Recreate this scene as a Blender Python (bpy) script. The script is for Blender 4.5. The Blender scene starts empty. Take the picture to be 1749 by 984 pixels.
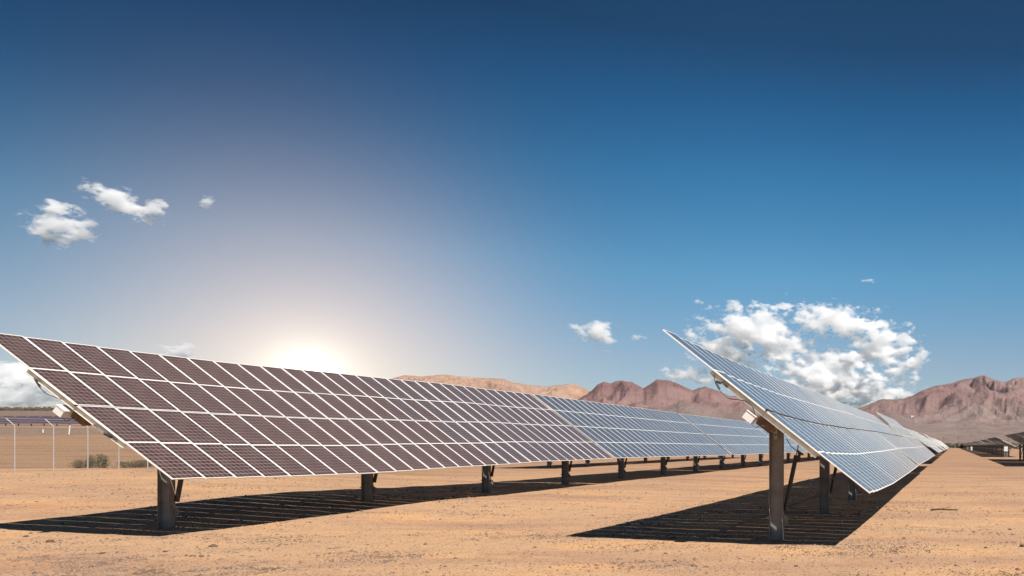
import bpy, math, random
import numpy as np
from mathutils import Vector, Matrix, noise
R = random.Random(7)
sc = bpy.context.scene
col = sc.collection

# ------------------------------------------------------------------ camera
F, CX, HZ, CAMH = 1411.1, 1600.0, 761.4, 2.585      # in pixels of the 1749 wide photograph
VPX = 1627.1
TH = math.atan((VPX - CX) / F)                       # the rows run slightly to the right of the view axis
cd = bpy.data.cameras.new('camera'); cam = bpy.data.objects.new('camera', cd); col.objects.link(cam)
cd.sensor_width = 36; cd.lens = F / 1749 * 36
cd.shift_x = (874.5 - CX) / 1749; cd.shift_y = (HZ - 492) / 1749
cd.clip_start = .1; cd.clip_end = 60000
cam.location = (0, 0, CAMH); cam.rotation_euler = (math.pi / 2, 0, 0)
sc.camera = cam

# ------------------------------------------------------------------ light
def rs(u, s):                                        # row space (across, along) to world x, y
    return u * math.cos(TH) + s * math.sin(TH), -u * math.sin(TH) + s * math.cos(TH)
sx, sy = rs(.691, -.493)
SUN = Vector((sx, sy, 1)).normalized()
ld = bpy.data.lights.new('sun', 'SUN'); lo = bpy.data.objects.new('sun', ld); col.objects.link(lo)
ld.energy = 5; ld.angle = math.radians(.53); ld.color = (1, .94, .86)
lo.rotation_euler = SUN.to_track_quat('Z', 'Y').to_euler()
w = bpy.data.worlds.new('World'); sc.world = w; w.use_nodes = True
nt = w.node_tree; nt.nodes.clear()
def N(nt, t, **k):
    n = nt.nodes.new(t)
    for a, b in k.items():
        if a == 'op': n.operation = b
        else: setattr(n, a, b)
    return n
out = N(nt, 'ShaderNodeOutputWorld'); bg = N(nt, 'ShaderNodeBackground'); nt.links.new(bg.outputs[0], out.inputs[0])
sky = N(nt, 'ShaderNodeTexSky', sky_type='NISHITA'); sky.sun_disc = False
sky.sun_elevation = math.asin(SUN.z); sky.sun_rotation = math.atan2(SUN.x, SUN.y)
sky.altitude = 900; sky.air_density = 1.0; sky.dust_density = .6; sky.ozone_density = 1.6
bg.inputs[1].default_value = .077
tc = N(nt, 'ShaderNodeTexCoord'); sep = N(nt, 'ShaderNodeSeparateXYZ'); nt.links.new(tc.outputs['Generated'], sep.inputs[0])
ramp = N(nt, 'ShaderNodeValToRGB')
TINT = [(0, (.58, .61, .64)), (.06, (.60, .63, .68)), (.10, (.61, .65, .70)), (.20, (.40, .75, .83)), (.30, (.19, .61, .77)), (.37, (.10, .43, .61)), (.43, (.08, .28, .40)), (.50, (.08, .25, .36)), (1, (.09, .25, .36))]
el = ramp.color_ramp.elements
el[0].position = TINT[0][0]; el[0].color = (*TINT[0][1], 1); el[1].position = 1; el[1].color = (*TINT[-1][1], 1)
for p, c in TINT[1:-1]:
    e = el.new(p); e.color = (*c, 1)
nt.links.new(sep.outputs[2], ramp.inputs[0])
mul = N(nt, 'ShaderNodeVectorMath', op='MULTIPLY'); nt.links.new(sky.outputs[0], mul.inputs[0]); nt.links.new(ramp.outputs[0], mul.inputs[1])
# bright warm patch of sky low over the left row (as in the photograph)
gd = Vector(((528 - CX) / F, 1, (HZ - 648) / F)).normalized()
nrm = N(nt, 'ShaderNodeVectorMath', op='NORMALIZE'); nt.links.new(tc.outputs['Generated'], nrm.inputs[0])
dot = N(nt, 'ShaderNodeVectorMath', op='DISTANCE'); nt.links.new(nrm.outputs[0], dot.inputs[0]); dot.inputs[1].default_value = gd
# the sky is deepest away from the sun, towards the left
dk = N(nt, 'ShaderNodeMapRange', interpolation_type='SMOOTHSTEP'); nt.links.new(sep.outputs[0], dk.inputs[0])
for i_, v_ in enumerate((-.74, -.15, 1, 0)): dk.inputs[i_ + 1].default_value = v_
hk = N(nt, 'ShaderNodeMapRange'); nt.links.new(sep.outputs[2], hk.inputs[0]); hk.inputs[1].default_value = -.03; hk.inputs[2].default_value = .31
fk = N(nt, 'ShaderNodeMath', op='MULTIPLY'); nt.links.new(dk.outputs[0], fk.inputs[0]); nt.links.new(hk.outputs[0], fk.inputs[1])
dm = N(nt, 'ShaderNodeMix', data_type='RGBA'); nt.links.new(fk.outputs[0], dm.inputs[0]); dm.inputs[6].default_value = (1, 1, 1, 1); dm.inputs[7].default_value = (.10, .36, .44, 1)
ms = N(nt, 'ShaderNodeVectorMath', op='MULTIPLY'); nt.links.new(mul.outputs[0], ms.inputs[0]); nt.links.new(dm.outputs[2], ms.inputs[1])
acc = ms.outputs[0]
for k, (r0, colr) in enumerate([(.013, (25, 23, 20)), (.034, (4.2, 4.2, 3.6)), (.072, (2.0, 1.3, .5)), (.175, (4.0, 2.15, .90))]):
    d1 = N(nt, 'ShaderNodeMath', op='DIVIDE'); nt.links.new(dot.outputs['Value'], d1.inputs[0]); d1.inputs[1].default_value = r0
    d2 = N(nt, 'ShaderNodeMath', op='POWER'); nt.links.new(d1.outputs[0], d2.inputs[0]); d2.inputs[1].default_value = 2.2 if r0 > .1 else 1.6
    d3 = N(nt, 'ShaderNodeMath', op='MULTIPLY'); nt.links.new(d2.outputs[0], d3.inputs[0]); d3.inputs[1].default_value = -1
    d4 = N(nt, 'ShaderNodeMath', op='EXPONENT'); nt.links.new(d3.outputs[0], d4.inputs[0])
    sc_ = N(nt, 'ShaderNodeVectorMath', op='SCALE'); sc_.inputs[0].default_value = colr; nt.links.new(d4.outputs[0], sc_.inputs['Scale'])
    ad = N(nt, 'ShaderNodeVectorMath', op='ADD'); nt.links.new(acc, ad.inputs[0]); nt.links.new(sc_.outputs[0], ad.inputs[1]); acc = ad.outputs[0]
nt.links.new(acc, bg.inputs[0])
sc.view_settings.view_transform = 'Standard'; sc.view_settings.look = 'None'
sc.view_settings.exposure = .68; sc.view_settings.gamma = 1
sc.cycles.volume_bounces = 14; sc.cycles.max_bounces = 16; sc.cycles.volume_step_rate = 1.0

# ------------------------------------------------------------------ materials
def mat(name, base, rough=.6, metal=0, noise_amt=0, scale=5, bump=0, bscale=40, base2=None, spec=.5, coat=0):
    m = bpy.data.materials.new(name); m.use_nodes = True; t = m.node_tree; b = t.nodes['Principled BSDF']
    b.inputs['Base Color'].default_value = (*base, 1); b.inputs['Roughness'].default_value = rough; b.inputs['Metallic'].default_value = metal
    b.inputs['Specular IOR Level'].default_value = spec; b.inputs['Coat Weight'].default_value = coat
    if base2 or noise_amt:
        b2 = base2 or tuple(c * (1 - noise_amt) for c in base)
        co = N(t, 'ShaderNodeTexCoord'); nz = N(t, 'ShaderNodeTexNoise'); nz.inputs['Scale'].default_value = scale; nz.inputs['Detail'].default_value = 6
        t.links.new(co.outputs['Object'], nz.inputs[0])
        mr = N(t, 'ShaderNodeMapRange'); t.links.new(nz.outputs[0], mr.inputs[0]); mr.inputs[1].default_value = .35; mr.inputs[2].default_value = .65
        mx = N(t, 'ShaderNodeMix', data_type='RGBA'); t.links.new(mr.outputs[0], mx.inputs[0]); mx.inputs[6].default_value = (*base, 1); mx.inputs[7].default_value = (*b2, 1)
        t.links.new(mx.outputs[2], b.inputs['Base Color'])
        if bump:
            n2 = N(t, 'ShaderNodeTexNoise'); n2.inputs['Scale'].default_value = bscale; t.links.new(co.outputs['Object'], n2.inputs[0])
            bp = N(t, 'ShaderNodeBump'); bp.inputs['Strength'].default_value = bump; t.links.new(n2.outputs[0], bp.inputs['Height']); t.links.new(bp.outputs[0], b.inputs['Normal'])
    return m

def cell_material(name, c1, c2, line):
    m = bpy.data.materials.new(name); m.use_nodes = True; t = m.node_tree; b = t.nodes['Principled BSDF']
    uv = N(t, 'ShaderNodeUVMap'); se = N(t, 'ShaderNodeSeparateXYZ'); t.links.new(uv.outputs[0], se.inputs[0])
    masks = []
    for ax, n, lw in ((0, 10, .046), (1, 6, .046)):
        mu = N(t, 'ShaderNodeMath', op='MULTIPLY'); t.links.new(se.outputs[ax], mu.inputs[0]); mu.inputs[1].default_value = n
        fr = N(t, 'ShaderNodeMath', op='FRACT'); t.links.new(mu.outputs[0], fr.inputs[0])
        su = N(t, 'ShaderNodeMath', op='SUBTRACT'); t.links.new(fr.outputs[0], su.inputs[0]); su.inputs[1].default_value = .5
        ab = N(t, 'ShaderNodeMath', op='ABSOLUTE'); t.links.new(su.outputs[0], ab.inputs[0])
        gt = N(t, 'ShaderNodeMath', op='GREATER_THAN'); t.links.new(ab.outputs[0], gt.inputs[0]); gt.inputs[1].default_value = .5 - lw
        masks.append(gt)
    mx = N(t, 'ShaderNodeMath', op='MAXIMUM'); t.links.new(masks[0].outputs[0], mx.inputs[0]); t.links.new(masks[1].outputs[0], mx.inputs[1])
    # every cell has its own slight tone, every module too
    fl = N(t, 'ShaderNodeVectorMath', op='MULTIPLY'); t.links.new(uv.outputs[0], fl.inputs[0]); fl.inputs[1].default_value = (10, 6, 1)
    f2 = N(t, 'ShaderNodeVectorMath', op='FLOOR'); t.links.new(fl.outputs[0], f2.inputs[0])
    oi = N(t, 'ShaderNodeObjectInfo'); sc3 = N(t, 'ShaderNodeMath', op='MULTIPLY'); t.links.new(oi.outputs['Random'], sc3.inputs[0]); sc3.inputs[1].default_value = 97
    a3 = N(t, 'ShaderNodeVectorMath', op='ADD'); t.links.new(f2.outputs[0], a3.inputs[0]); t.links.new(sc3.outputs[0], a3.inputs[1])
    wn = N(t, 'ShaderNodeTexWhiteNoise'); t.links.new(a3.outputs[0], wn.inputs[0])
    av = N(t, 'ShaderNodeMath', op='ADD'); t.links.new(wn.outputs[0], av.inputs[0]); t.links.new(oi.outputs['Random'], av.inputs[1])
    hv = N(t, 'ShaderNodeMath', op='MULTIPLY'); t.links.new(av.outputs[0], hv.inputs[0]); hv.inputs[1].default_value = .5
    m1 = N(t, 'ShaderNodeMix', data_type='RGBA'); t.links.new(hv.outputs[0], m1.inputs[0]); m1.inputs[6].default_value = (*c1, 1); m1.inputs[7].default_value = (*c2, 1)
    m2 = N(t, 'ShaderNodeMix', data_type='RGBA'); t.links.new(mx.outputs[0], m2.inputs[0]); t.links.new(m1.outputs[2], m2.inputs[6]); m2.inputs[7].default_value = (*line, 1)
    # dust lying on the glass, thicker towards the lower frame
    co = N(t, 'ShaderNodeTexCoord'); nz = N(t, 'ShaderNodeTexNoise'); nz.inputs['Scale'].default_value = 2.2; nz.inputs['Detail'].default_value = 5; t.links.new(co.outputs['Object'], nz.inputs[0])
    du = N(t, 'ShaderNodeMapRange'); t.links.new(nz.outputs[0], du.inputs[0]); du.inputs[1].default_value = .35; du.inputs[2].default_value = .75; du.inputs[3].default_value = .02; du.inputs[4].default_value = .11
    m3 = N(t, 'ShaderNodeMix', data_type='RGBA'); t.links.new(du.outputs[0], m3.inputs[0]); t.links.new(m2.outputs[2], m3.inputs[6]); m3.inputs[7].default_value = (.42, .33, .26, 1)
    t.links.new(m3.outputs[2], b.inputs['Base Color'])
    b.inputs['Roughness'].default_value = .28; b.inputs['Specular IOR Level'].default_value = .5
    b.inputs['Coat Weight'].default_value = .4; b.inputs['Coat Roughness'].default_value = .10
    return m
M_frame = mat('anodised_frame', (.78, .755, .72), .5, .1)
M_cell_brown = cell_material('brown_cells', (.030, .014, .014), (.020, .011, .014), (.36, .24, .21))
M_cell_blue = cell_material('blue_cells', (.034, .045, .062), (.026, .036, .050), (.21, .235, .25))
M_cell_mid = cell_material('brown_cells_painted_reflection', (.031, .019, .022), (.022, .017, .022), (.32, .25, .24))  # brown cells with reflection and flare greyed into the colour
M_back = mat('backsheet', (.055, .05, .05), .6)
M_rail = mat('galvanised_rail', (.62, .57, .49), .5, .25, noise_amt=.2, scale=6)
M_tube = mat('galvanised_tube', (.36, .35, .33), .5, .5, noise_amt=.2, scale=3)
M_post = mat('weathered_steel_post', (.27, .255, .235), .6, .1, base2=(.17, .155, .14), scale=2.2, bump=.15)
M_rust = mat('brown_bracket', (.20, .11, .055), .7, .2, noise_amt=.3, scale=9)
M_black = mat('black_rubber', (.018, .017, .017), .5)
M_white = mat('painted_box', (.78, .76, .72), .45, noise_amt=.12, scale=4)
M_wire = mat('fence_wire', (.40, .38, .37), .5, .3)
M_fpost = mat('fence_post_steel', (.42, .39, .37), .55, .3, noise_amt=.15, scale=3)
M_stone = mat('dark_stone', (.075, .045, .03), .9, base2=(.13, .085, .055), scale=9)
M_gravel = mat('gravel_stone', (.10, .062, .042), .9, base2=(.24, .16, .11), scale=1.7)
M_wood = mat('old_wood', (.10, .055, .03), .9, noise_amt=.5, scale=12)
M_bush = mat('dry_bush', (.085, .070, .026), .9, base2=(.16, .115, .05), scale=5)
M_veg = mat('far_scrub', (.055, .050, .034), .9, base2=(.085, .070, .048), scale=.05)

# ------------------------------------------------------------------ mesh helpers
class MB:
    def __init__(s): s.v = []; s.f = []; s.m = []
    def box(s, c, size, rot=None, mi=0):
        b = len(s.v)
        for i in (-.5, .5):
            for j in (-.5, .5):
                for k in (-.5, .5):
                    p = Vector((i * size[0], j * size[1], k * size[2]))
                    if rot is not None: p = rot @ p
                    s.v.append(tuple(p + Vector(c)))
        for q in ((0, 1, 3, 2), (4, 6, 7, 5), (0, 4, 5, 1), (2, 3, 7, 6), (0, 2, 6, 4), (1, 5, 7, 3)):
            s.f.append(tuple(b + i for i in q)); s.m.append(mi)
        return s
    def tube(s, pts, r, n=6, mi=0, r2=None):
        b = len(s.v); pts = [Vector(p) for p in pts]
        for i, p in enumerate(pts):
            d = (pts[min(i + 1, len(pts) - 1)] - pts[max(i - 1, 0)]).normalized()
            a = d.orthogonal().normalized(); c = d.cross(a)
            rr = r if r2 is None else r + (r2 - r) * i / (len(pts) - 1)
            for k in range(n):
                t = 2 * math.pi * k / n
                s.v.append(tuple(p + a * math.cos(t) * rr + c * math.sin(t) * rr))
        for i in range(len(pts) - 1):
            for k in range(n):
                k2 = (k + 1) % n
                s.f.append((b + i * n + k, b + i * n + k2, b + (i + 1) * n + k2, b + (i + 1) * n + k)); s.m.append(mi)
        s.f.append(tuple(b + k for k in reversed(range(n)))); s.m.append(mi)
        s.f.append(tuple(b + (len(pts) - 1) * n + k for k in range(n))); s.m.append(mi)
        return s
    def mesh(s, name, mats):
        me = bpy.data.meshes.new(name); me.from_pydata(s.v, [], s.f)
        for m in (mats if isinstance(mats, (list, tuple)) else [mats]): me.materials.append(m)
        me.polygons.foreach_set('material_index', s.m); me.update(); return me
def ob(name, me, parent=None, loc=None, rot=None, **props):
    o = bpy.data.objects.new(name, me); col.objects.link(o)
    if parent: o.parent = parent
    if loc is not None: o.location = loc
    if rot is not None: o.rotation_euler = rot
    for k, v in props.items(): o[k] = v
    return o
def thing(name, label, cat, loc, rz=0, group=None):
    o = bpy.data.objects.new(name, None); o.empty_display_size = .3; col.objects.link(o)
    o.location = loc; o.rotation_euler = (0, 0, rz); o['label'] = label; o['category'] = cat
    if group: o['group'] = group
    return o
def smooth(a, b, x):
    t = min(1, max(0, (x - a) / (b - a))); return t * t * (3 - 2 * t)

# ------------------------------------------------------------------ ground
PROF = [(-1e5, 0), (20, .0), (26, .10), (40, .55), (50, .73), (62, .74), (120, 2.2), (200, 5.3), (300, 9.6), (380, 14.2), (800, 33.5), (1200, 54), (1500, 74), (1750, 86), (2600, 80), (6000, 20), (2e5, 0)]
def prof(y):
    for (a, za), (b, zb) in zip(PROF, PROF[1:]):
        if y <= b: return za + (zb - za) * (y - a) / (b - a)
    return 0
def gz(X, Y, detail=True):
    z = 0
    if Y > 18 and X < 0: z += prof(Y) * smooth(.50, .98, -X / Y)
    c, s_ = math.cos(TH), math.sin(TH)
    u, s = X * c - Y * s_, X * s_ + Y * c
    z += .19 * smooth(-12, -20, u) * smooth(27, 35, s) * (1 - smooth(200, 400, s))
    if detail and abs(Y) < 250 and abs(X) < 250:
        f = 1 - smooth(120, 240, math.hypot(X, Y))
        z += f * (.05 * noise.noise(Vector((X * .13, Y * .13, 1))) + .028 * noise.noise(Vector((X * .55, Y * .55, 5))) + .014 * noise.noise(Vector((X * 1.9, Y * 1.9, 9))))
    return z
def axis(segs):
    r = [segs[0][0]]
    for a, b, n, g in segs:
        if g == 1: r += [a + (b - a) * i / n for i in range(1, n + 1)]
        else:
            for i in range(1, n + 1): r.append(a + (b - a) * (g ** i - 1) / (g ** n - 1))
    return r
xs_pos = axis([(0, 20, 56, 1), (20, 200, 24, 1.08), (200, 14000, 20, 1.3)])
xs_neg = [-v for v in axis([(0, 62, 170, 1), (62, 300, 34, 1.05), (300, 1800, 34, 1.02), (1800, 14000, 12, 1.3)])][:0:-1]
ys_pos = axis([(0, 12, 10, 1), (12, 60, 150, 1), (60, 200, 50, 1.03), (200, 2000, 64, 1.04), (2000, 14000, 18, 1.25)])
ys_neg = [-v for v in axis([(0, 600, 14, 1.3)])][:0:-1]
GX = xs_neg + xs_pos; GY = ys_neg + ys_pos
SAND = (.43, .272, .160)
def zone(X, Y):
    k = -X / max(Y, 1)
    m = smooth(.45, .8, k) if Y > 60 else 0
    c = Vector(SAND)
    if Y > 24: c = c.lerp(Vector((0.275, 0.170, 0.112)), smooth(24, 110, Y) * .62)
    j = 1 + .12 * noise.noise(Vector((X * .02, Y * .02, 3)))
    yy = Y * j
    if m > 0:
        for a, b, cc in ((60, 190, (0.266, 0.163, 0.092)), (190, 290, (0.200, 0.137, 0.096)), (385, 1180, (0.185, 0.133, 0.104)), (1180, 1330, (0.067, 0.063, 0.052)), (1330, 1480, (0.459, 0.407, 0.355)), (1480, 1620, (0.089, 0.074, 0.067)), (1620, 1e5, (0.370, 0.311, 0.281))):
            if a < yy <= b: c = c.lerp(Vector(cc), m)
    elif Y > 500: c = c.lerp(Vector((0.281, 0.200, 0.141)), smooth(500, 1500, Y))
    return (*c, 1)
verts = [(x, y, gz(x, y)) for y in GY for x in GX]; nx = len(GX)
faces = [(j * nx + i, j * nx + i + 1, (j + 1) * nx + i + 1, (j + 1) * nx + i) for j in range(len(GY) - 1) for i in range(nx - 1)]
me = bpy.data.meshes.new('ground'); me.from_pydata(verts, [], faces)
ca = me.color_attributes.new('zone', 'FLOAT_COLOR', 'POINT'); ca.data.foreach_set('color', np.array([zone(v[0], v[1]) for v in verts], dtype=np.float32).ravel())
me.polygons.foreach_set('use_smooth', [True] * len(faces))
M_ground = bpy.data.materials.new('desert_ground'); M_ground.use_nodes = True; t = M_ground.node_tree; b = t.nodes['Principled BSDF']
b.inputs['Roughness'].default_value = .95; b.inputs['Specular IOR Level'].default_value = .15
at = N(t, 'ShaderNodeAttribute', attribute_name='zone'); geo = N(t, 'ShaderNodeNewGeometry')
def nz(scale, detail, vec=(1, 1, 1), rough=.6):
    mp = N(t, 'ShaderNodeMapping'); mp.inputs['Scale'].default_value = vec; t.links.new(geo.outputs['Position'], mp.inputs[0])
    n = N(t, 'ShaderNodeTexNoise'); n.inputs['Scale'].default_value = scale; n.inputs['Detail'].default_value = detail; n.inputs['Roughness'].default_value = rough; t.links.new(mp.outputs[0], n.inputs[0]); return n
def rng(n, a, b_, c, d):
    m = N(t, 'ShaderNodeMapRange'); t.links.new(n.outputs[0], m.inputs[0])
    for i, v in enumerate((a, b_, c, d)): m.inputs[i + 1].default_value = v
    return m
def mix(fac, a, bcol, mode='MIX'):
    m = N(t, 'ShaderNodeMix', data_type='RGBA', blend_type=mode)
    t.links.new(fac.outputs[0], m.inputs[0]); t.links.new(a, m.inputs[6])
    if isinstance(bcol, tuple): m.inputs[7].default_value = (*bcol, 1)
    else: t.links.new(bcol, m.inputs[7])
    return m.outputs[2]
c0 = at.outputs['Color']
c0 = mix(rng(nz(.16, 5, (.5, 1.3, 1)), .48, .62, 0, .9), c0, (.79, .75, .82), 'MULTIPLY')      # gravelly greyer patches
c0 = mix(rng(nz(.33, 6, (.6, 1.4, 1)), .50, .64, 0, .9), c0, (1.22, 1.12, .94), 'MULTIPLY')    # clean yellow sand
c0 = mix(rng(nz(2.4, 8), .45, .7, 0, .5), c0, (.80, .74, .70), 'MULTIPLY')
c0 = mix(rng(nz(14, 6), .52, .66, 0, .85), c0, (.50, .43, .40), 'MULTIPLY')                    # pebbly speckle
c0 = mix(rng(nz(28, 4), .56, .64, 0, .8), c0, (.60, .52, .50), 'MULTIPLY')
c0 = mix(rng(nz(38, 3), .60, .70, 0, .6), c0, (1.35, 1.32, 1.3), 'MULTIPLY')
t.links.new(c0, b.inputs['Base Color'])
h1 = nz(9, 8); bp = N(t, 'ShaderNodeBump'); bp.inputs['Strength'].default_value = .55; bp.inputs['Distance'].default_value = .05
t.links.new(h1.outputs[0], bp.inputs['Height']); t.links.new(bp.outputs[0], b.inputs['Normal'])
me.materials.append(M_ground); ob('ground', me, kind='structure')

# ------------------------------------------------------------------ mountains
def interp(pts, x):
    if x <= pts[0][0]: return pts[0][1]
    for (a, ya), (b_, yb) in zip(pts, pts[1:]):
        if x <= b_: return ya + (yb - ya) * (x - a) / (b_ - a)
    return pts[-1][1]
def ridged(p, oct=5):
    a, s = 1, 0
    for i in range(oct):
        s += a * (1 - abs(noise.noise(p)) * 2); p = p * 2.07 + Vector((3.1, 1.7, .3)); a *= .52
    return s / 2
def mountain(crest, x0, x1, step, Yfoot, Ycrest, rock, rock2, fan, fanY, seed, k0=.42, power=1.0, rough=1.0):
    xsr = np.arange(x0, x1 + .1, step); V = []; C = []; T = [i / 109 for i in range(110)] + [1.04, 1.1, 1.2]
    for tt in T:
        Y = Yfoot + (Ycrest - Yfoot) * tt
        for x in xsr:
            zc = CAMH + (HZ - interp(crest, x)) / F * Ycrest
            X = (x - CX) / F * Y
            if tt <= 1:
                fanh = fanY(x)                                     # pixel row where the fan meets the rock
                zf = CAMH + (HZ - fanh) / F * (Yfoot + (Ycrest - Yfoot) * k0)
                if tt < k0: z = -4 + (zf + 4) * (tt / k0) ** 1.1
                else:
                    q = (tt - k0) / (1 - k0); z = zf + (zc - zf) * (q ** power)
                q = max(0, (tt - k0 * .8) / (1 - k0 * .8))
                env = 4 * q * (1 - q) * .9 + .05 * q
                P = Vector((X * .0011, Y * .00075, seed))
                warp = noise.noise(P * 2) * .4
                rd = ridged(P * 1.3 + Vector((warp, warp, 0)), 7)
                z += (rd - .62) * env * max(zc - zf, 60) * .85 * rough
                # keep everything in front of the crest below its line of sight
                lim = CAMH + (zc - CAMH) * (Y / Ycrest) * (1 - .05 * (1 - q))
                if tt < 1 and tt > k0: z = min(z, lim + 4 * noise.noise(P * 9) )
            else:
                z = zc * (1 - (tt - 1) * 5)
            if tt == 1: z = zc + 5 * noise.noise(Vector((x * .13, seed, 2))) + 3 * noise.noise(Vector((x * .5, seed, 4)))
            V.append((X, Y, z))
            q = max(0, min(1, (tt - k0) / .12))
            n1 = .5 + .8 * noise.noise(Vector((X * .0016, z * .006, seed + 5))); n1 = min(1, max(0, n1))
            rc = Vector(rock).lerp(Vector(rock2), n1)
            q = smooth(.0, 1, q + .5 * noise.noise(Vector((X * .004, Y * .003, seed))))
            C.append((*Vector(fan).lerp(rc, q), 1))
    n = len(xsr)
    fs = [(j * n + i, j * n + i + 1, (j + 1) * n + i + 1, (j + 1) * n + i) for j in range(len(T) - 1) for i in range(n - 1)]
    me = bpy.data.meshes.new('mountains'); me.from_pydata(V, [], fs)
    a = me.color_attributes.new('rock', 'FLOAT_COLOR', 'POINT'); a.data.foreach_set('color', np.array(C, dtype=np.float32).ravel())
    me.materials.append(M_mount); me.polygons.foreach_set('use_smooth', [True] * len(fs)); ob('mountains', me, kind='structure'); return V
M_mount = bpy.data.materials.new('mountain_rock'); M_mount.use_nodes = True; t = M_mount.node_tree; b = t.nodes['Principled BSDF']
b.inputs['Roughness'].default_value = 1; b.inputs['Specular IOR Level'].default_value = 0
at = N(t, 'ShaderNodeAttribute', attribute_name='rock'); geo = N(t, 'ShaderNodeNewGeometry')
c0 = mix(rng(nz(.010, 9, (1, .5, 1.6), .65), .48, .66, 0, .6), at.outputs['Color'], (.66, .60, .64), 'MULTIPLY')
c0 = mix(rng(nz(.004, 7, (1, 1, 3), .65), .5, .7, 0, .7), c0, (1.3, 1.22, 1.1), 'MULTIPLY')
t.links.new(c0, b.inputs['Base Color'])
h1 = nz(.02, 9, (1, 1, 1), .7); bp = N(t, 'ShaderNodeBump'); bp.inputs['Strength'].default_value = 1; bp.inputs['Distance'].default_value = 30
t.links.new(h1.outputs[0], bp.inputs['Height']); t.links.new(bp.outputs[0], b.inputs['Normal'])
tan = [(380, 700), (520, 680), (600, 664), (640, 654), (662, 648), (691, 641), (723, 643), (742, 641), (760, 639.5), (785, 643), (806, 644.6), (830, 646), (851, 646.4), (863, 648), (874, 652.6), (900, 657), (932, 660.6), (955, 658), (975, 655), (990, 659), (1006, 667), (1040, 680), (1100, 700), (1180, 720)]
mid = [(880, 742), (940, 708), (985, 682), (1011, 667), (1020, 657), (1030, 652), (1043, 654.6), (1052, 651), (1061, 650), (1080, 652.6), (1099, 663.4), (1107, 659), (1122, 647.8), (1142, 649.8), (1160, 656), (1182, 667), (1193, 663), (1205, 660.6), (1227, 667.7), (1247, 677), (1264, 674.5), (1285, 682), (1320, 694), (1380, 704), (1440, 712), (1500, 722), (1560, 740)]
rgt = [(1380, 724), (1430, 710), (1466, 698), (1486, 690), (1505, 682), (1524, 682), (1542, 680.8), (1558, 675.5), (1577, 666), (1595, 659.6), (1627, 654), (1645, 648.5), (1664, 645), (1673, 642), (1681, 640.6), (1690, 645), (1696, 648), (1717, 652.5), (1728, 648), (1738, 645), (1760, 645.6), (1800, 636), (1850, 646), (1930, 660), (2050, 690), (2200, 720), (2300, 745)]
mountain(tan, 380, 1180, 1.9, 3600, 8600, (.40, .27, .19), (.34, .21, .155), (.40, .29, .21), lambda x: 700, 11.3, .30, .8)
mountain(mid, 880, 1560, 1.6, 2400, 6200, (.182, .098, .096), (.255, .168, .155), (.22, .165, .150), lambda x: 712 + 10 * noise.noise(Vector((x * .02, 0, 0))), 4.7, .36, .85)
RV = mountain(rgt, 1380, 2300, 1.9, 2000, 6600, (.176, .100, .098), (.245, .168, .155), (.25, .19, .17), lambda x: 722 + 8 * noise.noise(Vector((x * .02, 5, 0))), 19.6, .42, .9)

# ------------------------------------------------------------------ solar tables
L4, WD, PITCH = 1.64, .99, 1.0
GAP, CGAP = .003, .034
W = 4 * L4 + 2 * GAP + CGAP
ROWC = []; a = -W / 2
for k in range(4):
    ROWC.append(a + L4 / 2); a += L4 + (CGAP if k == 1 else GAP)
def module_mesh(cell):
    m = MB(); A, B, fw, d = L4 / 2, (WD - .030) / 2, .022, .034
    me_v = [(-A, -B, 0), (A, -B, 0), (A, B, 0), (-A, B, 0), (-A + fw, -B + fw, 0), (A - fw, -B + fw, 0), (A - fw, B - fw, 0), (-A + fw, B - fw, 0),
            (-A + fw, -B + fw, -.005), (A - fw, -B + fw, -.005), (A - fw, B - fw, -.005), (-A + fw, B - fw, -.005),
            (-A, -B, -d), (A, -B, -d), (A, B, -d), (-A, B, -d)]
    f = [(8, 9, 10, 11)] + [(i, (i + 1) % 4, 4 + (i + 1) % 4, 4 + i) for i in range(4)] + [(4 + i, 4 + (i + 1) % 4, 8 + (i + 1) % 4, 8 + i) for i in range(4)] + [(12 + i, 12 + (i + 1) % 4, (i + 1) % 4, i) for i in range(4)] + [(15, 14, 13, 12)]
    me = bpy.data.meshes.new('module'); me.from_pydata(me_v, [], f)
    for x in (M_frame, cell, M_back): me.materials.append(x)
    me.polygons.foreach_set('material_index', [1] + [0] * 12 + [2])
    uv = me.uv_layers.new(name='UVMap')
    uv.data.foreach_set('uv', sum([[0, 0], [1, 0], [1, 1], [0, 1]], []) + [0.0] * (2 * (len(uv.data) - 4)))
    me.update(); return me
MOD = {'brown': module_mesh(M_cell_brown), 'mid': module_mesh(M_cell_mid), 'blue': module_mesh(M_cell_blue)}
RAIL_D = .14
def rail_mesh():
    m = MB(); l = W * .5 + .1
    m.box((0, 0, -.045), (l, .07, .008)); m.box((0, 0, -.041 - RAIL_D), (l, .07, .008)); m.box((0, .03, -.045 - RAIL_D / 2), (l, .008, RAIL_D - .01))
    return m.mesh('cross_rail', M_rail)
RAIL = rail_mesh()
def post_mesh(hgt):
    m = MB(); w2, dp = .35, .2
    m.box((-w2 / 2, 0, hgt / 2), (.014, dp, hgt)); m.box((w2 / 2, 0, hgt / 2), (.014, dp, hgt)); m.box((0, .03, hgt / 2), (w2 - .016, .01, hgt - .002))
    return m.mesh('post', M_post)
POSTS = {}
def tube_pt(uc, zc, t): return (uc - .28 * math.sin(t), zc - .28 * math.cos(t))
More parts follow.
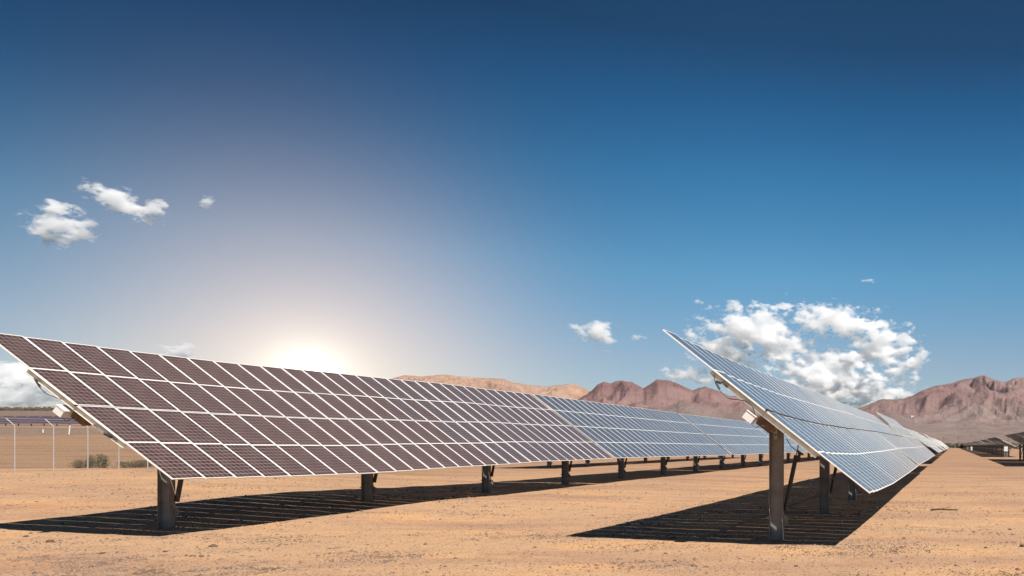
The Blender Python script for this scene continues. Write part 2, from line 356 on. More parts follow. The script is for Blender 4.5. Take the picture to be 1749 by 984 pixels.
def table(name_label, uc, s0, n, zc, t, posts, bend=None, kind='blue', single=True, group='solar panel tables', near=False, rails=True):
    """uc: row centre across, s0: near end along the row, zc: height of the middle line"""
    X, Y = rs(uc, posts[0]); gzz = gz(X, Y, False)
    T = thing('solar_tracker', name_label, 'solar panels', (X, Y, gzz), -TH, group)
    ox, oy, oz = uc, posts[0], gzz
    bz = (lambda s: interp(bend, s - s0)) if bend else (lambda s: 0)
    ct, st = math.cos(t), math.sin(t); rot = (0, t, 0)
    def loc(w_, s, nrm=0): return (w_ * ct + nrm * st, s - oy, zc + bz(s) - oz - w_ * st + nrm * ct)
    if single:
        for i in range(n):
            s = s0 + (i + .5) * PITCH
            for k in range(4):
                jit = R.uniform(-.003, .003)
                kd = kind if kind == 'blue' else ('brown' if i + R.uniform(-2, 2) < 14 else 'mid')  # greyer farther along: painted reflection and flare, not another make of cell
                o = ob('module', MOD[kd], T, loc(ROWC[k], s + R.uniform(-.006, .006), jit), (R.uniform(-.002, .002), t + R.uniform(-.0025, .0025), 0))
    else:
        src = MOD[kind]; vs = np.array([v.co[:] for v in src.vertices]); fs = [tuple(p.vertices) for p in src.polygons]; mi = [p.material_index for p in src.polygons]
        V = []; Fc = []; MI = []; UV = []; uvs = [tuple(d.uv) for d in src.uv_layers[0].data]
        for i in range(n):
            for k in range(4):
                c = loc(ROWC[k], s0 + (i + .5) * PITCH); b0 = len(V)
                for v in vs: V.append((c[0] + v[0] * ct + v[2] * st, c[1] + v[1], c[2] - v[0] * st + v[2] * ct))
                Fc += [tuple(b0 + q for q in f) for f in fs]; MI += mi; UV += uvs
        me = bpy.data.meshes.new('module'); me.from_pydata(V, [], Fc)
        for x in src.materials: me.materials.append(x)
        me.polygons.foreach_set('material_index', MI); uv = me.uv_layers.new(name='UVMap'); uv.data.foreach_set('uv', [c for p in UV for c in p]); me.update()
        ob('module', me, T, kind='stuff')
    if rails:
        rs_ = [s0 + .04] + [s0 + (i + .5) * PITCH for i in range(1, n - 1)] + [s0 + n * PITCH - .04]
        if single:
            for s in rs_: ob('cross_rail', RAIL, T, loc(0, s), rot)
        else:
            m = MB(); rm = Matrix.Rotation(t, 3, 'Y')
            for s in rs_[::3]: m.box(loc(0, s, -.045 - RAIL_D / 2), (W * .5, .07, RAIL_D), rm)
            ob('cross_rail', m.mesh('cross_rail', M_rail), T, kind='stuff')
    # torque tube follows the bends
    m = MB(); tu, tz = -.28 * st, -.28 * ct
    ss = [s0 + .12] + [s0 + q for q in range(3, n - 1, 3)] + [s0 + n * PITCH + .2]
    for a, b_ in zip(ss, ss[1:]):
        A = Vector((tu, a - oy, zc + bz(a) - oz + tz)); B = Vector((tu, b_ - oy, zc + bz(b_) - oz + tz)); d = (B - A)
        m.tube([A, B], .10, 8)
    ob('torque_tube', m.mesh('torque_tube', M_tube), T)
    for s in posts:
        px, py = rs(uc + tu, s); g = gz(px, py, False)
        hp = zc + bz(s) + tz - .14 - g; key = round(hp, 2)
        if key not in POSTS: POSTS[key] = post_mesh(hp + .3)
        ob('post', POSTS[key], T, (tu, s - oy, g - oz - .3))
        br = MB(); zt = zc + bz(s) + tz - oz
        br.box((tu, s - oy - .115, zt - .22), (.09, .012, .42)); br.box((tu, s - oy + .115, zt - .22), (.09, .012, .42))
        br.tube([(tu, s - oy - .13, zt - .08), (tu, s - oy - .12, zt - .08)], .026, 8, 1); br.tube([(tu, s - oy - .13, zt - .30), (tu, s - oy - .12, zt - .30)], .026, 8, 1)
        br.tube([(tu, s - oy - .1, zt), (tu, s - oy + .1, zt)], .135, 10)
        ob('bearing', br.mesh('bearing', [M_tube, M_black]), T)
        cb = MB(); zb = g - oz + .62
        cb.box((tu + .225, s - oy, zb), (.09, .12, .035)); cb.box((tu - .225, s - oy, zb), (.09, .12, .035)); cb.box((tu + .24, s - oy, zb + .04), (.03, .06, .08)); cb.box((tu + .235, s - oy + .07, zb - .12), (.12, .05, .22))
        ob('bracket', cb.mesh('bracket', M_post), T)
        # strut: thick housing below, thin rod above
        a = Vector((tu + .20, s - oy + .13, g - oz + .80)); top = Vector(loc(.72, s + .12, -.2)); midp = a.lerp(top, .76)
        sm = MB(); sm.tube([a, midp], .062, 8); so = ob('strut', sm.mesh('strut', M_black), T)
        rm_ = MB(); rm_.tube([midp, top], .02, 6); ob('rod', rm_.mesh('rod', M_tube), so)
    return T, loc
def posts_in(first, step, a, b_):
    r = []; s = first
    while s < b_ - .4:
        if s > a + .4: r.append(s)
        s += step
    return r
LC, RC = -23.67, -4.64
LZ, RZ = 3.70, 3.475
bendL = [(0, 0), (4, -.08), (8, -.10), (12, -.02), (16, .01), (20, .10), (24, .08), (29, .12)]
bendR = [(0, 0), (2, -.07), (8, -.15), (18, -.12), (29, -.05)]
lp = [24.6 + 8.6 * i for i in range(60)]
g1 = 'rows of tilted solar panel tables'
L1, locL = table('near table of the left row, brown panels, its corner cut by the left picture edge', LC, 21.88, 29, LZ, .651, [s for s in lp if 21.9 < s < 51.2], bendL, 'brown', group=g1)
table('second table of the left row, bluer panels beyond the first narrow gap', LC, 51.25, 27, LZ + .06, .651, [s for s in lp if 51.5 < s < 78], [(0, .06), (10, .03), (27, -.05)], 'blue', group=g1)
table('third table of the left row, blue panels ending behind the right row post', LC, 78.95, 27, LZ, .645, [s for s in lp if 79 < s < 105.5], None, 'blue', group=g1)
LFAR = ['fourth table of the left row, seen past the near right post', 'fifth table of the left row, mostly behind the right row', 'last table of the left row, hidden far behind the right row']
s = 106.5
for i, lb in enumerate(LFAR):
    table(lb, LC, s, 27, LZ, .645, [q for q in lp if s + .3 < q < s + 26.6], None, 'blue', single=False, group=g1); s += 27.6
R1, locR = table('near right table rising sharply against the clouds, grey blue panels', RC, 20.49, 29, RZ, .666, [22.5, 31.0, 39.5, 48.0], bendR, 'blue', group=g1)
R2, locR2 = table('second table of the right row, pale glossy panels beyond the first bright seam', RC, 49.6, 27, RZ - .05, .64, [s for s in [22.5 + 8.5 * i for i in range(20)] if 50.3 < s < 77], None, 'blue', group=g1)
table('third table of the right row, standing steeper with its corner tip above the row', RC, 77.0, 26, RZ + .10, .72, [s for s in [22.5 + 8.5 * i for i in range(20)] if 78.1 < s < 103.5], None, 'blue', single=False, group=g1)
RFAR = [(116, .60, 'fourth table of the right row, just beyond the dark triangular gap'), (144, .62, 'fifth table of the right row, small and pale near the vanishing point'), (172, .55, 'sixth table of the right row, a sliver beside the dirt lane'), (205, .68, 'seventh table of the right row, tiny at the end of the dirt lane'), (240, .58, 'farthest table of the right row at the vanishing point')]
for i in range(8): RFAR.append((275 + 29.5 * i, .64 + .03 * (i % 3 - 1), 'one of the tiny tables closing the right row where it meets the dirt lane'))
for s, tl, lb in RFAR:
    table(lb, RC, s, 27, RZ, tl, [s + 2 + 8.5 * i for i in range(3)], None, 'blue', single=False, group=g1)
# row behind the left row: only posts and shadow show under the first row
for k, (s, lb) in enumerate([(84.5, 'table behind the left row, only its posts and shadow showing beneath'), (112.1, 'second hidden table behind the left row, its posts showing under the far panels'), (139.7, 'third hidden table behind the left row, dark posts far off under the panels')]):
    table(lb, -42.9, s, 27, 3.75, .65, [s + 2.9 + 9.2 * i for i in range(3)], None, 'blue', single=False, group=g1)
# row right of the lane, seen from its shaded underside
g2 = 'solar tables right of the dirt lane seen from behind'
RR = [(101.5, 27, .41, 'dark table underside cut by the right picture edge, nearest of its row'), (130, 27, .43, 'dark table underside just inside the right picture edge, its far tip overhanging'), (187, 27, .43, 'dark table with a bright end frame beside the large white cabinet'), (215.5, 27, .45, 'dark table second beyond the large white cabinet right of the lane'), (244, 27, .40, 'dark table third beyond the large white cabinet right of the lane'), (276, 27, .47, 'small dark table with pale slanted frame edge near the lane end'), (310, 27, .42, 'tiny dark table behind the narrow white cabinet right of the lane')]
for i in range(22): RR.append((342 + 31 * i, 27, .42 + .04 * (i % 3 - 1), 'one of the tiny dark tables merging at the vanishing point right of the lane'))
for s, n, tl, lb in RR:
    table(lb, 12.8, s, n, 3.2, tl, [s + 1.6 + 8.0 * i for i in range(4) if s + 1.6 + 8 * i < s + n - 1], None, 'blue', single=False, group=g2)

def centre_cable_or_blocker(T, loc, s0, n, nrm=.006, rad=.03):
    r = random.Random(int(s0)); m = MB(); pts = [Vector(loc(r.uniform(-.012, .012), s0 - .05 + i * .5, nrm + r.uniform(-.008, .010))) for i in range(int(n * 2) + 1)]
    m.tube(pts, rad, 6); ob('cable', m.mesh('cable', M_black), T)  # the left table's one is added, to block the sun streak
centre_cable_or_blocker(R1, locR, 20.49, 29); centre_cable_or_blocker(R2, locR2, 49.72, 27); centre_cable_or_blocker(L1, locL, 21.9, 29, -.045, .024)  # the left one is added, blocking the sun streak through the gap
# hardware on the near ends
def near_end(T, loc, t, cable_pts, conns, sgn):
    s = loc.__defaults__
    rot = Matrix.Rotation(t, 3, 'Y')
def junction(T, loc, s0, t):
    rot = Matrix.Rotation(t, 3, 'Y')
    c = Vector(loc(-.22, s0 + .05, -.40)); m = MB(); m.box(c, (.27, .26, .21), rot)
    m.box(Vector(loc(-.22, s0 + .05, -.288)), (.30, .29, .012), rot)
    b = ob('junction_box', m.mesh('junction_box', M_white), T)
    m = MB(); m.box(Vector(loc(.17, s0 + .16, -.32)), (.42, .10, .22), rot); m.box(Vector(loc(.42, s0 + .14, -.30)), (.10, .14, .10), rot)
    ob('bracket', m.mesh('bracket', M_rust), T)
    m = MB(); p0 = Vector(loc(-.05, s0 - .04, -.50)); m.tube([p0, p0 + Vector((.10, 0, -.08)), p0 + Vector((.22, .03, -.02)), p0 + Vector((.36, .05, -.06))], .012, 5)
    m.tube([p0 + Vector((.30 + .06 * math.cos(a), .02, -.02 + .06 * math.sin(a))) for a in [i * .63 for i in range(11)]], .008, 5)
    ob('cable', m.mesh('cable', M_black), T)
def px2(T, px, py, s):                                # a point of the end plane of a table, in the table's own space
    k = (px - CX) / F; u = s * (k * math.cos(TH) - math.sin(TH)) / (math.cos(TH) + k * math.sin(TH))
    z = CAMH - (py - HZ) / F * (-u * math.sin(TH) + s * math.cos(TH))
    return Vector((u, s, z))
def cab(T, uc, post0, pts, conns, s):
    off = Vector((uc, post0, T.location.z)); P = [px2(T, x, y, s) - off for x, y in pts]
    Q = []
    for i in range(len(P) - 1):
        p0, p1, p2, p3 = P[max(i - 1, 0)], P[i], P[i + 1], P[min(i + 2, len(P) - 1)]
        for k in range(5):
            a = k / 5; Q.append(.5 * ((2 * p1) + (p2 - p0) * a + (2 * p0 - 5 * p1 + 4 * p2 - p3) * a * a + (3 * p1 - p0 - 3 * p2 + p3) * a ** 3))
    Q.append(P[-1]); m = MB(); m.tube(Q, .011, 6); o = ob('cable', m.mesh('cable', M_black), T)
    for (x0, y0, x1, y1) in conns:
        m = MB(); m.tube([px2(T, x0, y0, s) - off, px2(T, x1, y1, s) - off], .028, 7); ob('connector', m.mesh('connector', M_black), o)
junction(R1, locR, 20.49, .666); junction(L1, locL, 21.88, .651)
cab(R1, RC, 22.5, [(1219, 640), (1221, 650), (1224, 658), (1231, 668), (1244, 680), (1262, 683), (1278, 687), (1286, 696), (1289, 708)], [(1222.5, 653, 1229, 665), (1223, 651, 1231, 655), (1239, 655, 1243, 660)], 20.5)
cab(R1, RC, 22.5, [(1231, 655), (1237, 652), (1241, 655)], [], 20.5)
cab(R1, RC, 22.5, [(1343, 748), (1351, 762), (1364, 772), (1372, 776)], [(1362, 770, 1372, 777)], 21.2)
cab(L1, LC, 24.6, [(58, 645), (62, 652), (70, 664), (80, 673), (90, 677), (104, 682)], [(61, 649, 68, 660)], 21.9)
cab(L1, LC, 24.6, [(160, 725), (172, 736), (184, 743), (200, 752)], [(178, 741, 190, 747)], 21.9)

# ------------------------------------------------------------------ cabinets right of the lane
def cabinet(u, s, w_, h_, zb, lb):
    X, Y = rs(u, s); T = thing('electrical_cabinet', lb, 'cabinet', (X, Y, 0), -TH, 'white cabinets by the right hand tables')
    m = MB(); m.box((0, 0, zb + h_ / 2), (w_, .35, h_)); m.box((0, -.02, zb + h_ + .02), (w_ + .1, .45, .04)); ob('housing', m.mesh('housing', M_white), T)
    m = MB(); m.box((0, -.19, zb + h_ / 2), (w_ - .1, .02, h_ - .1)); d = ob('door', m.mesh('door', M_white), T)
    m = MB(); m.box((w_ * .3, -.215, zb + h_ * .5), (.04, .03, .16)); ob('handle', m.mesh('handle', M_black), d)
    for x in (-w_ * .28, w_ * .28):
        m = MB(); m.box((x, 0, zb / 2 - .1), (.12, .12, zb + .2)); ob('leg', m.mesh('leg', M_fpost), T)
cabinet(11.9, 185, .85, 1.15, 1.3, 'large white cabinet on two legs beside the dark tables at far right')
cabinet(8.5, 372, .8, 1.7, .5, 'narrow white cabinet by the lane left of the large one')
cabinet(8.0, 424, 1.3, 1.5, .3, 'smallest farthest white cabinet beside the lane')

# ------------------------------------------------------------------ fence at the far left
FU = -59.05
FS = [44.4, 46.5, 48.7] + [50.9, 53.15, 55.3, 57.4, 59.5] + [61.6 + 2.1 * i for i in range(10)]
fz = lambda u, s: gz(*rs(u, s), False)
X, Y = rs(FU, FS[0]); base = Vector((FU, FS[0], fz(FU, FS[0])))
Tf = thing('wire_fence', 'tall wire mesh security fence with angled top arms at far left', 'fence', (X, Y, base.z), -TH)
HF = 2.95
m = MB(); m.tube([(0, 0, -.3), (0, 0, HF)], .031, 8); FP = m.mesh('post', M_fpost)
m = MB(); m.tube([(0, 0, HF - .02), (-.52, -.05, HF + .46)], .028, 6); FA = m.mesh('arm', M_fpost)
for s in FS:
    p = Vector((FU, s, fz(FU, s))) - base
    o = ob('post', FP, Tf, p); ob('arm', FA, o)
for a, b_ in zip(FS, FS[1:]):
    p = Vector((FU, a, fz(FU, a))) - base; q = Vector((FU, b_, fz(FU, b_))) - base
    m = MB(); r = .0022; H = HF - .08; nn = int((b_ - a) / .13)
    def rib(P0, P1, wd):
        P0, P1 = Vector(P0), Vector(P1); d = (P1 - P0).normalized(); k = d.cross(Vector((1, 0, 0))) * wd
        b0 = len(m.v); m.v += [tuple(P0 - k), tuple(P0 + k), tuple(P1 + k), tuple(P1 - k)]; m.f.append((b0, b0 + 1, b0 + 2, b0 + 3)); m.m.append(0)
    L = b_ - a
    for i in range(-int(H / .13), nn + 1):
        for sg in (1, -1):
            y0_, z0_ = i * .13, 0; y1_, z1_ = y0_ + H, H
            if y0_ < 0: z0_ = -y0_; y0_ = 0
            if y1_ > L: z1_ -= (y1_ - L); y1_ = L
            if y1_ <= y0_: continue
            if sg < 0: y0_, y1_ = L - y0_, L - y1_
            rib(p + Vector((0, y0_, z0_ + .04)), p + Vector((0, y1_, z1_ + .04)), r)
    ob('wire_mesh', m.mesh('wire_mesh', M_wire), Tf, kind='stuff')
    m = MB(); m.tube([p + Vector((0, 0, H)), q + Vector((0, 0, H))], .016, 5); ob('top_rail', m.mesh('top_rail', M_wire), Tf)
    for k in range(3):
        e = .33 + .33 * k; off = Vector((-.52 * e, -.05 * e, HF + .46 * e)); m = MB(); m.tube([p + off, q + off], .009 if k < 2 else .016, 4); ob('barbed_wire', m.mesh('barbed_wire', M_wire), Tf)
# marker stakes beyond the fence
def at(px, py_base, s):                                # ground point seen at a pixel column at a distance
    X = (px - CX) / F * s; return X, s, gz(X, s, False)
for px, Yd, hh, lean, lb in ((73.5, 205, .95, 0, 'short white marker stake in the field beyond the fence'), (117.5, 188, 2.2, .12, 'tall leaning white marker stake in the field beyond the fence')):
    X, Y_, z = at(px, 0, Yd); T = thing('marker_stake', lb, 'stake', (X, Y_, z), 0, 'white marker stakes beyond the fence')
    m = MB(); m.tube([(0, 0, -.1), (lean * hh, 0, hh)], .10, 6); ob('pole', m.mesh('pole', M_white), T); m = MB(); m.box((0, 0, .04), (.35, .35, .1)); ob('footing', m.mesh('footing', M_stone), T)

# ------------------------------------------------------------------ bushes
def bush(px, Yd, w_, h_, lb, seed, n=900):
    r = random.Random(seed); X, Y_, z = at(px, 0, Yd); T = thing('dry_bush', lb, 'bush', (X, Y_, z), 0, 'dry bushes along the fence')
    m = MB(); st = MB()
    lobes = [(r.uniform(-.33, .33) * w_, r.uniform(-.3, .3) * w_, r.uniform(.55, 1) * h_) for _ in range(9)]
    for lx, ly, lh in lobes:
        for _ in range(7):
            ax, ay = r.gauss(0, .1) * w_, r.gauss(0, .1) * w_
            st.tube([(lx * .5, ly * .5, -.03), (lx + ax * .5, ly + ay * .5, lh * .5), (lx + ax, ly + ay, lh * r.uniform(.7, 1))], .012, 4, r2=.004)
    for i in range(n):
        lx, ly, lh = r.choice(lobes); zz = lh * r.random() ** .8; k = .16 * w_ * (1.15 - .6 * zz / lh)
        p = Vector((lx * (.55 + .5 * zz / lh) + r.gauss(0, 1) * k, ly + r.gauss(0, 1) * k, max(.01, zz)))
        d = Vector((r.gauss(0, .5), r.gauss(0, .5), r.uniform(.3, 1))).normalized() * r.uniform(.04, .11); q = d.orthogonal().normalized() * .013
        q = Matrix.Rotation(r.uniform(0, 6.3), 3, d.normalized()) @ q
        b0 = len(m.v); m.v += [tuple(p - q), tuple(p + q), tuple(p + q + d), tuple(p - q + d)]; m.f.append((b0, b0 + 1, b0 + 2, b0 + 3)); m.m.append(0)
    ob('foliage', m.mesh('foliage', M_bush), T, kind='stuff'); ob('stems', st.mesh('stems', M_wood), T)
bush(137, 61, 1.35, .70, 'low spreading dry bush left of the third fence post', 1, 1100)
bush(156, 61.5, .85, 1.05, 'taller dry bush just right of the third fence post', 2, 900)
bush(176, 61, .9, 1.1, 'rounded dry bush between the third and fourth fence posts', 3, 1300)
bush(226, 62, 1.6, .6, 'flat wide dry bush under the panel edge by the fence', 4, 1100)
bush(247, 63, 1.1, .5, 'dry bush against the fence nearest the first left post', 5, 900)

# ------------------------------------------------------------------ far left solar field, white building, scrub belt
m = MB()
for j in range(5):
    Yd = 302 + j * 17
    for i in range(46):
        X = -Yd * (1.22 - i * .0155)
        if X > -Yd * .5: break
        z = gz(X, Yd, False); rot = Matrix.Rotation(.5, 3, 'X'); m.box((X, Yd, z + 1.5), (4.4, 3.2, .08), rot); m.box((X, Yd, z + .6), (.2, .2, 1.6))
M_farpan = mat('far_panel_glass', (.075, .055, .075), .5, noise_amt=.2, scale=.1)
ff = ob('solar_array', m.mesh('solar_array', M_farpan), kind='stuff', label='distant dark band of solar panels across the field beyond the fence', category='solar panels')
def far_building(px, py, Yd, w_, h_, lb, g):
    best = min((v for v in RV if abs(CX + F * v[0] / v[1] - px) < 2), key=lambda v: abs(HZ - F * (v[2] - CAMH) / v[1] - py)); X, Yd, z = best
    T = thing('white_building', lb, 'building', (X, Yd, z), 0, None)
    m = MB(); m.box((0, 0, h_ / 2 - 8), (w_, w_ * .5, h_ + 16)); ob('wall', m.mesh('wall', M_white), T)
    m = MB(); m.box((0, 0, h_ + .6), (w_ * 1.03, w_ * .53, 1.2)); ob('roof', m.mesh('roof', M_fpost), T)
far_building(1557, 711, 3900, 17, 8, 'tiny white building low on the right mountain slope', 0)
def scrub(x0, x1, Yd, hh, n, seed):
    r = random.Random(seed); m = MB()
    for i in range(n):
        x = r.uniform(x0, x1); Y_ = Yd * r.uniform(.94, 1.06); X = (x - CX) / F * Y_; z0 = gz(X, Y_, False); h_ = hh * r.uniform(.5, 1.15); w_ = h_ * r.uniform(1, 2.2); b0 = len(m.v)
        for ring, (rz, rr) in enumerate(((0, .8), (.45, 1), (.8, .7))):
            for k in range(6): a = k * 1.047 + ring * .5; q = r.uniform(.75, 1.2); m.v.append((X + math.cos(a) * w_ * .5 * rr * q, Y_ + math.sin(a) * w_ * .5 * rr * q, z0 + h_ * rz))
        m.v.append((X, Y_, z0 + h_))
        for ring in range(2):
            for k in range(6): m.f.append((b0 + ring * 6 + k, b0 + ring * 6 + (k + 1) % 6, b0 + ring * 6 + 6 + (k + 1) % 6, b0 + ring * 6 + 6 + k)); m.m.append(0)
        for k in range(6): m.f.append((b0 + 12 + k, b0 + 12 + (k + 1) % 6, b0 + 18)); m.m.append(0)
    return m
ob('scrub', scrub(1560, 1960, 1000, 5.5, 900, 3).mesh('scrub', M_veg), kind='stuff', label='low dark belt of scrub at the foot of the right mountains', category='scrub')
ob('scrub', scrub(-160, 420, 1230, 3.2, 900, 5).mesh('scrub', M_veg), kind='stuff', label='thin dark line of trees on the left horizon behind the fence', category='trees')
# thin power poles at the foot of the right mountains
for px, Yd, hh, lb in ((1611, 1350, 17, 'thin power pole left of the lane end below the mountain'), (1636, 1420, 17, 'thin power pole right above the lane end'), (1694, 1380, 17, 'thin power pole left of the bright ended dark table'), (1722, 1400, 19, 'thin power pole above the gap between the dark tables')):
    X = (px - CX) / F * Yd; T = thing('power_pole', lb, 'power pole', (X, Yd, 0), 0, 'power poles under the mountains')
    m = MB(); m.tube([(0, 0, -1), (0, 0, hh)], .24, 5, r2=.15); ob('pole', m.mesh('pole', M_wood), T); m = MB(); m.box((0, 0, hh - 1.5), (3.6, .2, .25)); ob('crossarm', m.mesh('crossarm', M_wood), T)

# ------------------------------------------------------------------ stones
def stone_mesh(seed, mt, sub=1):
    r = random.Random(seed); import bmesh
    bm = bmesh.new(); bmesh.ops.create_icosphere(bm, subdivisions=sub, radius=.5)
    for v in bm.verts:
        v.co *= 1 + .5 * noise.noise(v.co * 2.2 + Vector((seed, 0, 0))); v.co.z *= .62
    me = bpy.data.meshes.new('stone'); bm.to_mesh(me); bm.free(); me.materials.append(mt); return me
SM = [stone_mesh(i * 3.7, M_stone, 2) for i in range(5)]
def ground_at(px, py):
    Y_ = CAMH * F / (py - HZ)
    for _ in range(6): X = (px - CX) / F * Y_; Y_ = (CAMH - gz(X, Y_)) * F / (py - HZ)
    return (px - CX) / F * Y_, Y_
BIG = [(44, 917, .15, 'dark stone left of the larger one below the left shadow'), (86, 926, .22, 'largest dark stone on the sand at lower left'), (364, 934, .22, 'big dark stone on the sand below the first left post'), (282, 943, .13, 'lone dark stone midway between the shadow and bottom edge at left'), (344, 951, .12, 'small stone just below left of the big one'), (174, 946, .13, 'small stone on the sand left of centre bottom'), (156, 969, .12, 'stone nearest the bottom edge at lower left'), (1088, 942, .13, 'dark stone under the near tip of the right shadow'), (1067, 935, .09, 'small stone by the tip of the right shadow'), (1137, 946, .10, 'small stone right of the darkest one below the right shadow'), (1153, 958, .10, 'lone small stone nearer the bottom edge below the right shadow'), (1360, 968, .13, 'dark stone near the bottom edge below the near right post'), (1663, 909, .12, 'dark stone in the lane below the fallen stick'), (1725, 905, .13, 'dark stone near the right picture edge below the stick'), (1747, 934, .22, 'large dark stone cut by the right picture edge'), (1684, 936, .11, 'small dark stone left of the large one at the right edge')]
for i, (px, py, sz, lb) in enumerate(BIG):
    sz *= .78
    X, Y_ = ground_at(px, py); o = ob('stone', SM[i % 5], None, (X, Y_, gz(X, Y_) + sz * .14), (0, 0, R.uniform(0, 6)), label=lb, category='stone', group='dark stones scattered on the sand'); o.scale = (sz, sz, sz * .85)
X, Y_ = ground_at(1613, 873)
m = MB(); z = gz(X, Y_); m.tube([(-.55, 0, .05), (-.2, .02, .075), (.15, 0, .06), (.55, -.02, .045)], .04, 6, r2=.025); m.tube([(-.15, .02, .07), (.02, .08, .12)], .015, 4)
ob('fallen_stick', m.mesh('fallen_stick', M_wood), None, (X, Y_, z), label='short dark piece of wood lying in the dirt lane at right', category='stick')
# gravel
rg = random.Random(21); bs = [(v.co.copy()) for v in stone_mesh(2.2, M_gravel, 1).vertices]; bf = [tuple(p.vertices) for p in stone_mesh(2.2, M_gravel, 1).polygons]
octv = [(1, 0, 0), (0, 1, 0), (-1, 0, 0), (0, -1, 0), (0, 0, 1), (0, 0, -.3)]; octf = [(0, 1, 4), (1, 2, 4), (2, 3, 4), (3, 0, 4), (1, 0, 5), (2, 1, 5), (3, 2, 5), (0, 3, 5)]
V = []; Fc = []; cnt = 0
while cnt < 60000:
    Y_ = 14.5 * (1 / (1 - rg.random() * .78)); x = rg.uniform(-60, 1810); X = (x - CX) / F * Y_
    dn = noise.noise(Vector((X * .25, Y_ * .45, 2))) + .5 * noise.noise(Vector((X * .9, Y_ * 1.3, 6)))
    if rg.random() > .10 + max(0, dn) * 2.0: continue
    sz = min(.075, .006 + rg.expovariate(1 / .0095)) * (1 if Y_ < 30 else 1.3); z = gz(X, Y_); a = rg.uniform(0, 6.3); b0 = len(V); q1, q2, q3 = rg.uniform(.6, 1.2), rg.uniform(.6, 1.2), rg.uniform(.5, .9)
    ca_, sa_ = math.cos(a), math.sin(a)
    for p in octv:
        px_, py_ = p[0] * q1 * rg.uniform(.8, 1.2), p[1] * q2 * rg.uniform(.8, 1.2); V.append((X + (px_ * ca_ - py_ * sa_) * sz, Y_ + (px_ * sa_ + py_ * ca_) * sz, z + p[2] * q3 * sz))
    Fc += [tuple(b0 + i for i in f) for f in octf]; cnt += 1
me = bpy.data.meshes.new('gravel'); me.from_pydata(V, [], Fc); me.materials.append(M_gravel)
ob('gravel', me, kind='stuff', label='fine loose gravel strewn over the desert sand', category='gravel')

# ------------------------------------------------------------------ clouds: real volumes high beyond the mountains
def cloud_mat(seed, dens, ns):
    m = bpy.data.materials.new('cloud'); m.use_nodes = True; t = m.node_tree; t.nodes.clear()
    o = N(t, 'ShaderNodeOutputMaterial'); pv = N(t, 'ShaderNodeVolumePrincipled'); t.links.new(pv.outputs[0], o.inputs['Volume'])
    pv.inputs['Color'].default_value = (.995, .995, .995, 1); pv.inputs['Anisotropy'].default_value = .0
    tc = N(t, 'ShaderNodeTexCoord')
    ln = N(t, 'ShaderNodeVectorMath', op='LENGTH'); t.links.new(tc.outputs['Object'], ln.inputs[0])
    geo = N(t, 'ShaderNodeNewGeometry')
    n1 = N(t, 'ShaderNodeTexNoise', noise_dimensions='4D'); n1.inputs['W'].default_value = seed; n1.inputs['Scale'].default_value = ns; n1.inputs['Detail'].default_value = 7; n1.inputs['Roughness'].default_value = .66
    mp = N(t, 'ShaderNodeMapping'); mp.inputs['Scale'].default_value = (.75, .75, 1.25); t.links.new(geo.outputs['Position'], mp.inputs[0]); t.links.new(mp.outputs[0], n1.inputs['Vector'])
    a = N(t, 'ShaderNodeMath', op='MULTIPLY_ADD'); t.links.new(n1.outputs[0], a.inputs[0]); a.inputs[1].default_value = 4.4; a.inputs[2].default_value = -1.72
    s_ = N(t, 'ShaderNodeMath', op='SUBTRACT'); t.links.new(a.outputs[0], s_.inputs[0]); t.links.new(ln.outputs['Value'], s_.inputs[1])
    g = N(t, 'ShaderNodeMath', op='MULTIPLY'); t.links.new(s_.outputs[0], g.inputs[0]); g.inputs[1].default_value = dens * 4
    c = N(t, 'ShaderNodeClamp'); t.links.new(g.outputs[0], c.inputs[0]); c.inputs[2].default_value = dens
    t.links.new(c.outputs[0], pv.inputs['Density'])
    return m
CMAT = {}
def cloud(px, py, wpx, hpx, lb, seed, ang=0, dens=.0042, Yd=28000, grp='cumulus clouds'):
    import bmesh
    X = (px - CX) / F * Yd; z = CAMH + (HZ - py) / F * Yd; k = Yd / F
    key = (seed, dens); CMAT[key] = CMAT.get(key) or cloud_mat(seed, dens, .0023)
    bm = bmesh.new(); bmesh.ops.create_icosphere(bm, subdivisions=3, radius=1.0); me = bpy.data.meshes.new('cloud'); bm.to_mesh(me); bm.free(); me.materials.append(CMAT[key])
    o = ob('cloud', me, None, (X, Yd, z), (0, ang, 0), label=lb, category='cloud', group=grp); o.scale = (wpx * k / 2, max(wpx, hpx) * k * .3, hpx * k / 2)
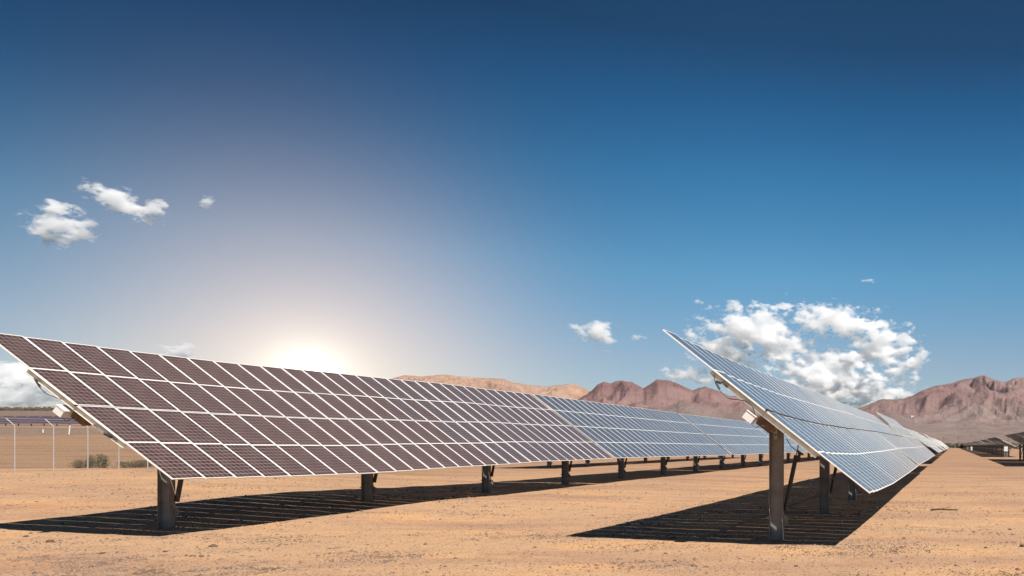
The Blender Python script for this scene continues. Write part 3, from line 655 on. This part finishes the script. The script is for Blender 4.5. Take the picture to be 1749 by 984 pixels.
CL = [
    (103, 388, 120, 62, 'bright wedge shaped cloud, lowest of the upper left pair', 1, .1), (100, 358, 90, 30, 'thin wisps just above the wedge shaped cloud', 2, 0),
    (205, 345, 140, 46, 'ragged diagonal cloud, upper of the upper left pair', 3, .45), (262, 356, 60, 24, 'small tail trailing right from the diagonal cloud', 4, -.2), (355, 342, 26, 30, 'tiny lone puff right of the upper left clouds', 5, 0),
    (40, 640, 200, 60, 'large grey white cloud behind the left panel end', 6, 0), (10, 672, 240, 56, 'low cloud bank on the left horizon', 7, 0), (298, 602, 74, 34, 'small puff peeking over the top edge of the left row', 8, 0),
    (1020, 571, 96, 46, 'lone oval cloud left of the right table tip', 9, .15), (1192, 515, 26, 18, 'tiny wisp above the right table tip', 10, 0), (1258, 521, 50, 18, 'thin wisp left above the large cloud mass', 11, 0), (1320, 524, 90, 12, 'flat thin streak above the large cloud mass', 12, 0), (1482, 479, 40, 11, 'highest small wisp at right', 13, 0), (1346, 503, 26, 11, 'tiny wisp above the flat streak', 14, 0),
    (1285, 565, 200, 84, 'big white left half of the large cloud mass', 15, .05), (1235, 598, 150, 60, 'bright cloud touching the top edge of the near right table', 16, .25), (1425, 548, 190, 62, 'upper right lobe of the large cloud mass', 17, .1), (1508, 580, 130, 90, 'curling right end of the large cloud mass', 18, .5), (1505, 606, 130, 50, 'ragged band under the curling right end', 19, .3),
    (1180, 642, 110, 34, 'soft cloud low behind the near right table corner', 20, 0), (1410, 640, 230, 96, 'broken grey white cloud under the large mass', 21, 0), (1540, 640, 60, 50, 'vertical wisps above the right mountain shoulder', 22, .9), (1500, 672, 180, 52, 'low flat cloud resting on the right mountain shoulder', 23, 0), (1568, 615, 40, 80, 'rightmost ragged wisps of the cloud group', 24, .2), (1090, 576, 34, 16, 'faint puff right of the lone oval cloud', 25, 0), (1400, 668, 250, 76, 'hazy cloud low behind the right row', 26, 0), (1330, 590, 150, 56, 'grey shaded underside of the large cloud mass', 31, .1), (1460, 655, 120, 60, 'soft broken cloud left of the right mountain shoulder', 33, 0), (1440, 610, 90, 30, 'thin wisp inside the gap of the large cloud mass', 35, 0)]
for px, py, w_, h_, lb, sd, ang in CL:
    cloud(px, py, w_ * 1.18, h_ * 1.25, lb, sd, ang)

# ------------------------------------------------------------------ haze
m = MB(); m.box((0, 6500, 318), (28600, 15800, 650)); M_haze = bpy.data.materials.new('haze'); M_haze.use_nodes = True; t = M_haze.node_tree; t.nodes.clear()
o = N(t, 'ShaderNodeOutputMaterial'); pv = N(t, 'ShaderNodeVolumePrincipled'); pv.inputs['Color'].default_value = (.72, .84, 1, 1); pv.inputs['Density'].default_value = 1.0e-5; pv.inputs['Anisotropy'].default_value = .2
t.links.new(pv.outputs[0], o.inputs['Volume']); ob('haze', m.mesh('haze', M_haze), kind='stuff')
